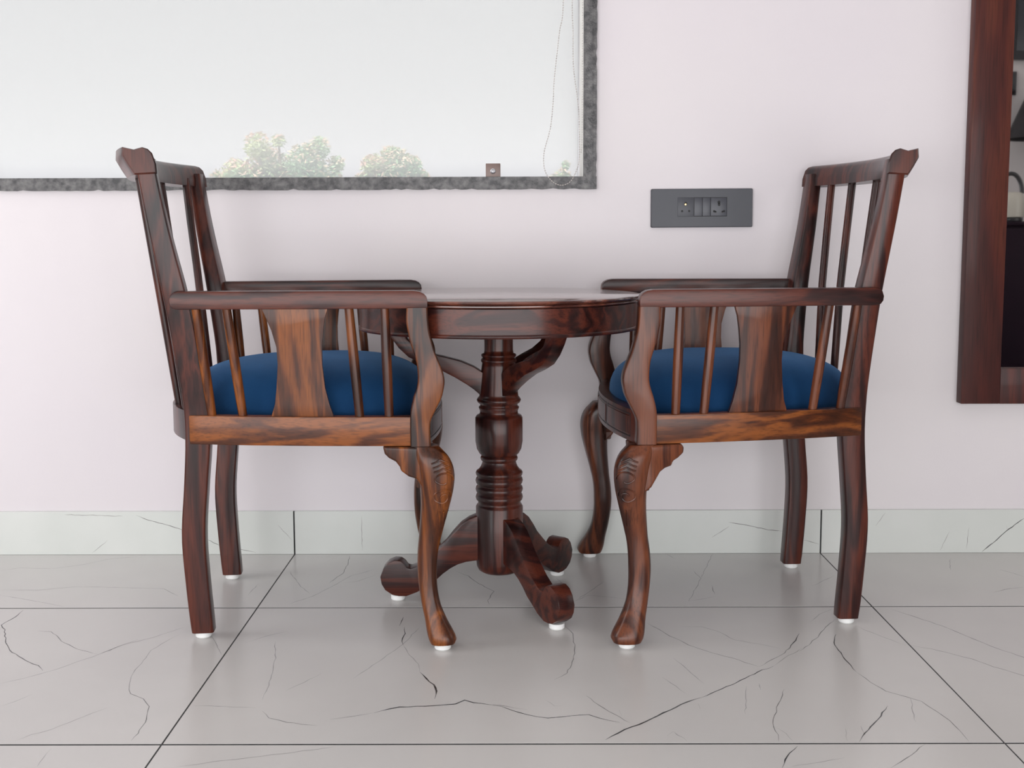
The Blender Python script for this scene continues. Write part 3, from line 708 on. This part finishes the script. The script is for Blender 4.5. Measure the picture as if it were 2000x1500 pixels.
# ------------------------------------------------------------------ mirror on the wall
MX = root('wall_mirror', (1.499, 0, .346)); tag(MX, 'tall mirror in a wide reddish wooden frame hanging at the right edge', 'mirror')
MW, MH, FW = .62, 1.5, .086
box('frame_stile', 0, FW, -.030, -.002, 0, MH, mirror_wood, MX, bevel=.002)
box('frame_stile', MW-FW, MW, -.030, -.002, 0, MH, mirror_wood, MX, bevel=.002)
box('frame_rail', FW, MW-FW, -.0298, -.002, 0, .079, mirror_wood, MX, bevel=.001)
box('frame_rail', FW, MW-FW, -.0298, -.002, MH-.079, MH, mirror_wood, MX, bevel=.001)
box('backing_board', FW-.01, MW-FW+.01, -.006, -.001, .07, MH-.07, plain_wall, MX)
box('mirror_glass', FW, MW-FW, -.014, -.010, .079, MH-.079, mirror_g, MX)

# ------------------------------------------------------------------ things behind the camera that the mirror shows
CB = root('cabinet', (0, 0, -.022)); tag(CB, 'dark low cabinet reflected in the mirror at the right edge', 'cabinet')
box('body', 2.42, 3.86, -2.98, -2.44, .08, .788, cab_m, CB, bevel=.003); box('worktop', 2.41, 3.87, -2.985, -2.42, .789, .806, cab_m, CB, bevel=.003)
box('plinth', 2.46, 3.82, -2.96, -2.48, .022, .08, black_m, CB)
for i in range(3): d_ = box('door', 2.43+.475*i, 2.895+.475*i, -2.44, -2.422, .095, .775, cab_m, CB, bevel=.002)
KX, KY = 2.70, -2.56
K = root('kettle', (KX, KY, .784)); tag(K, 'cream kettle with black arched handle reflected in the mirror', 'kettle')
bm = bmesh.new(); bm_lathe(bm, [(.05, 0), (.055, .004), (.055, .016), (.04, .018)], n=32); fin(bm, 'base', black_m, K)
bm = bmesh.new(); bm_lathe(bm, [(.05, .018), (.060, .020), (.061, .05), (.057, .10), (.052, .122), (.046, .128), (.01, .131)], n=40); fin(bm, 'body', kettle_m, K)
bm = bmesh.new(); bm_tube(bm, [(.052*math.cos(a*PI/14), 0, .124+.088*math.sin(a*PI/14)) for a in range(15)], .0095, 10); fin(bm, 'handle', black_m, K)
bm = bmesh.new(); bm_loft(bm, [[(x, y, z) for x, y in rrect(-.085+k, -.045, -.014, .014, .005, 2)] for z, k in ((.085, .03), (.11, .01), (.122, 0))]); fin(bm, 'spout', kettle_m, K)
G_ = root('glass_tumbler', (2.775, -2.50, .784)); tag(G_, 'small steel tumbler beside the kettle in the mirror', 'tumbler')
bm = bmesh.new(); bm_lathe(bm, [(.010, 0), (.012, .022), (.010, .022)], n=20); fin(bm, 'cup', steel_m, G_)
WL = root('wall_lamp', (2.955, -3.0, 1.29)); tag(WL, 'black conical lamp shade reflected in the mirror above the kettle', 'lamp')
bm = bmesh.new(); bm_lathe(bm, [(.165, -.12), (.06, .13), (.055, .13), (.158, -.118)], 0, .18, 40, cap=False); fin(bm, 'lamp_shade', shade_m, WL)
bm = bmesh.new(); bm_tube(bm, [(0, 0, .16), (0, .1, .17), (0, .18, .15), (0, .18, .02)], .008, 8); fin(bm, 'arm', black_m, WL)
bm = bmesh.new(); bm_lathe(bm, [(.01, .02), (.028, 0), (.03, -.03), (.02, -.055), (.004, -.06)], 0, .18, 20); fin(bm, 'bulb', white_m, WL)
ssk = root('wall_switch', (2.85, -3.0, 1.445)); tag(ssk, 'small black switch plate reflected near the top of the mirror', 'switch')
box('faceplate', -.045, .045, 0, .009, -.055, .055, black_m, ssk, bevel=.002); box('switch_key', -.02, .02, .009, .011, -.03, .03, screen_m, ssk, bevel=.0005)
TV = root('television', (3.30, -3.0, 1.84)); tag(TV, 'dark television reflected at the top of the mirror', 'television')
box('casing', -.45, .45, .01, .05, -.29, .29, black_m, TV, bevel=.004); box('screen', -.43, .43, .05, .052, -.25, .27, screen_m, TV)
box('wall_mount', -.1, .1, 0, .01, -.1, .1, steel_m, TV)
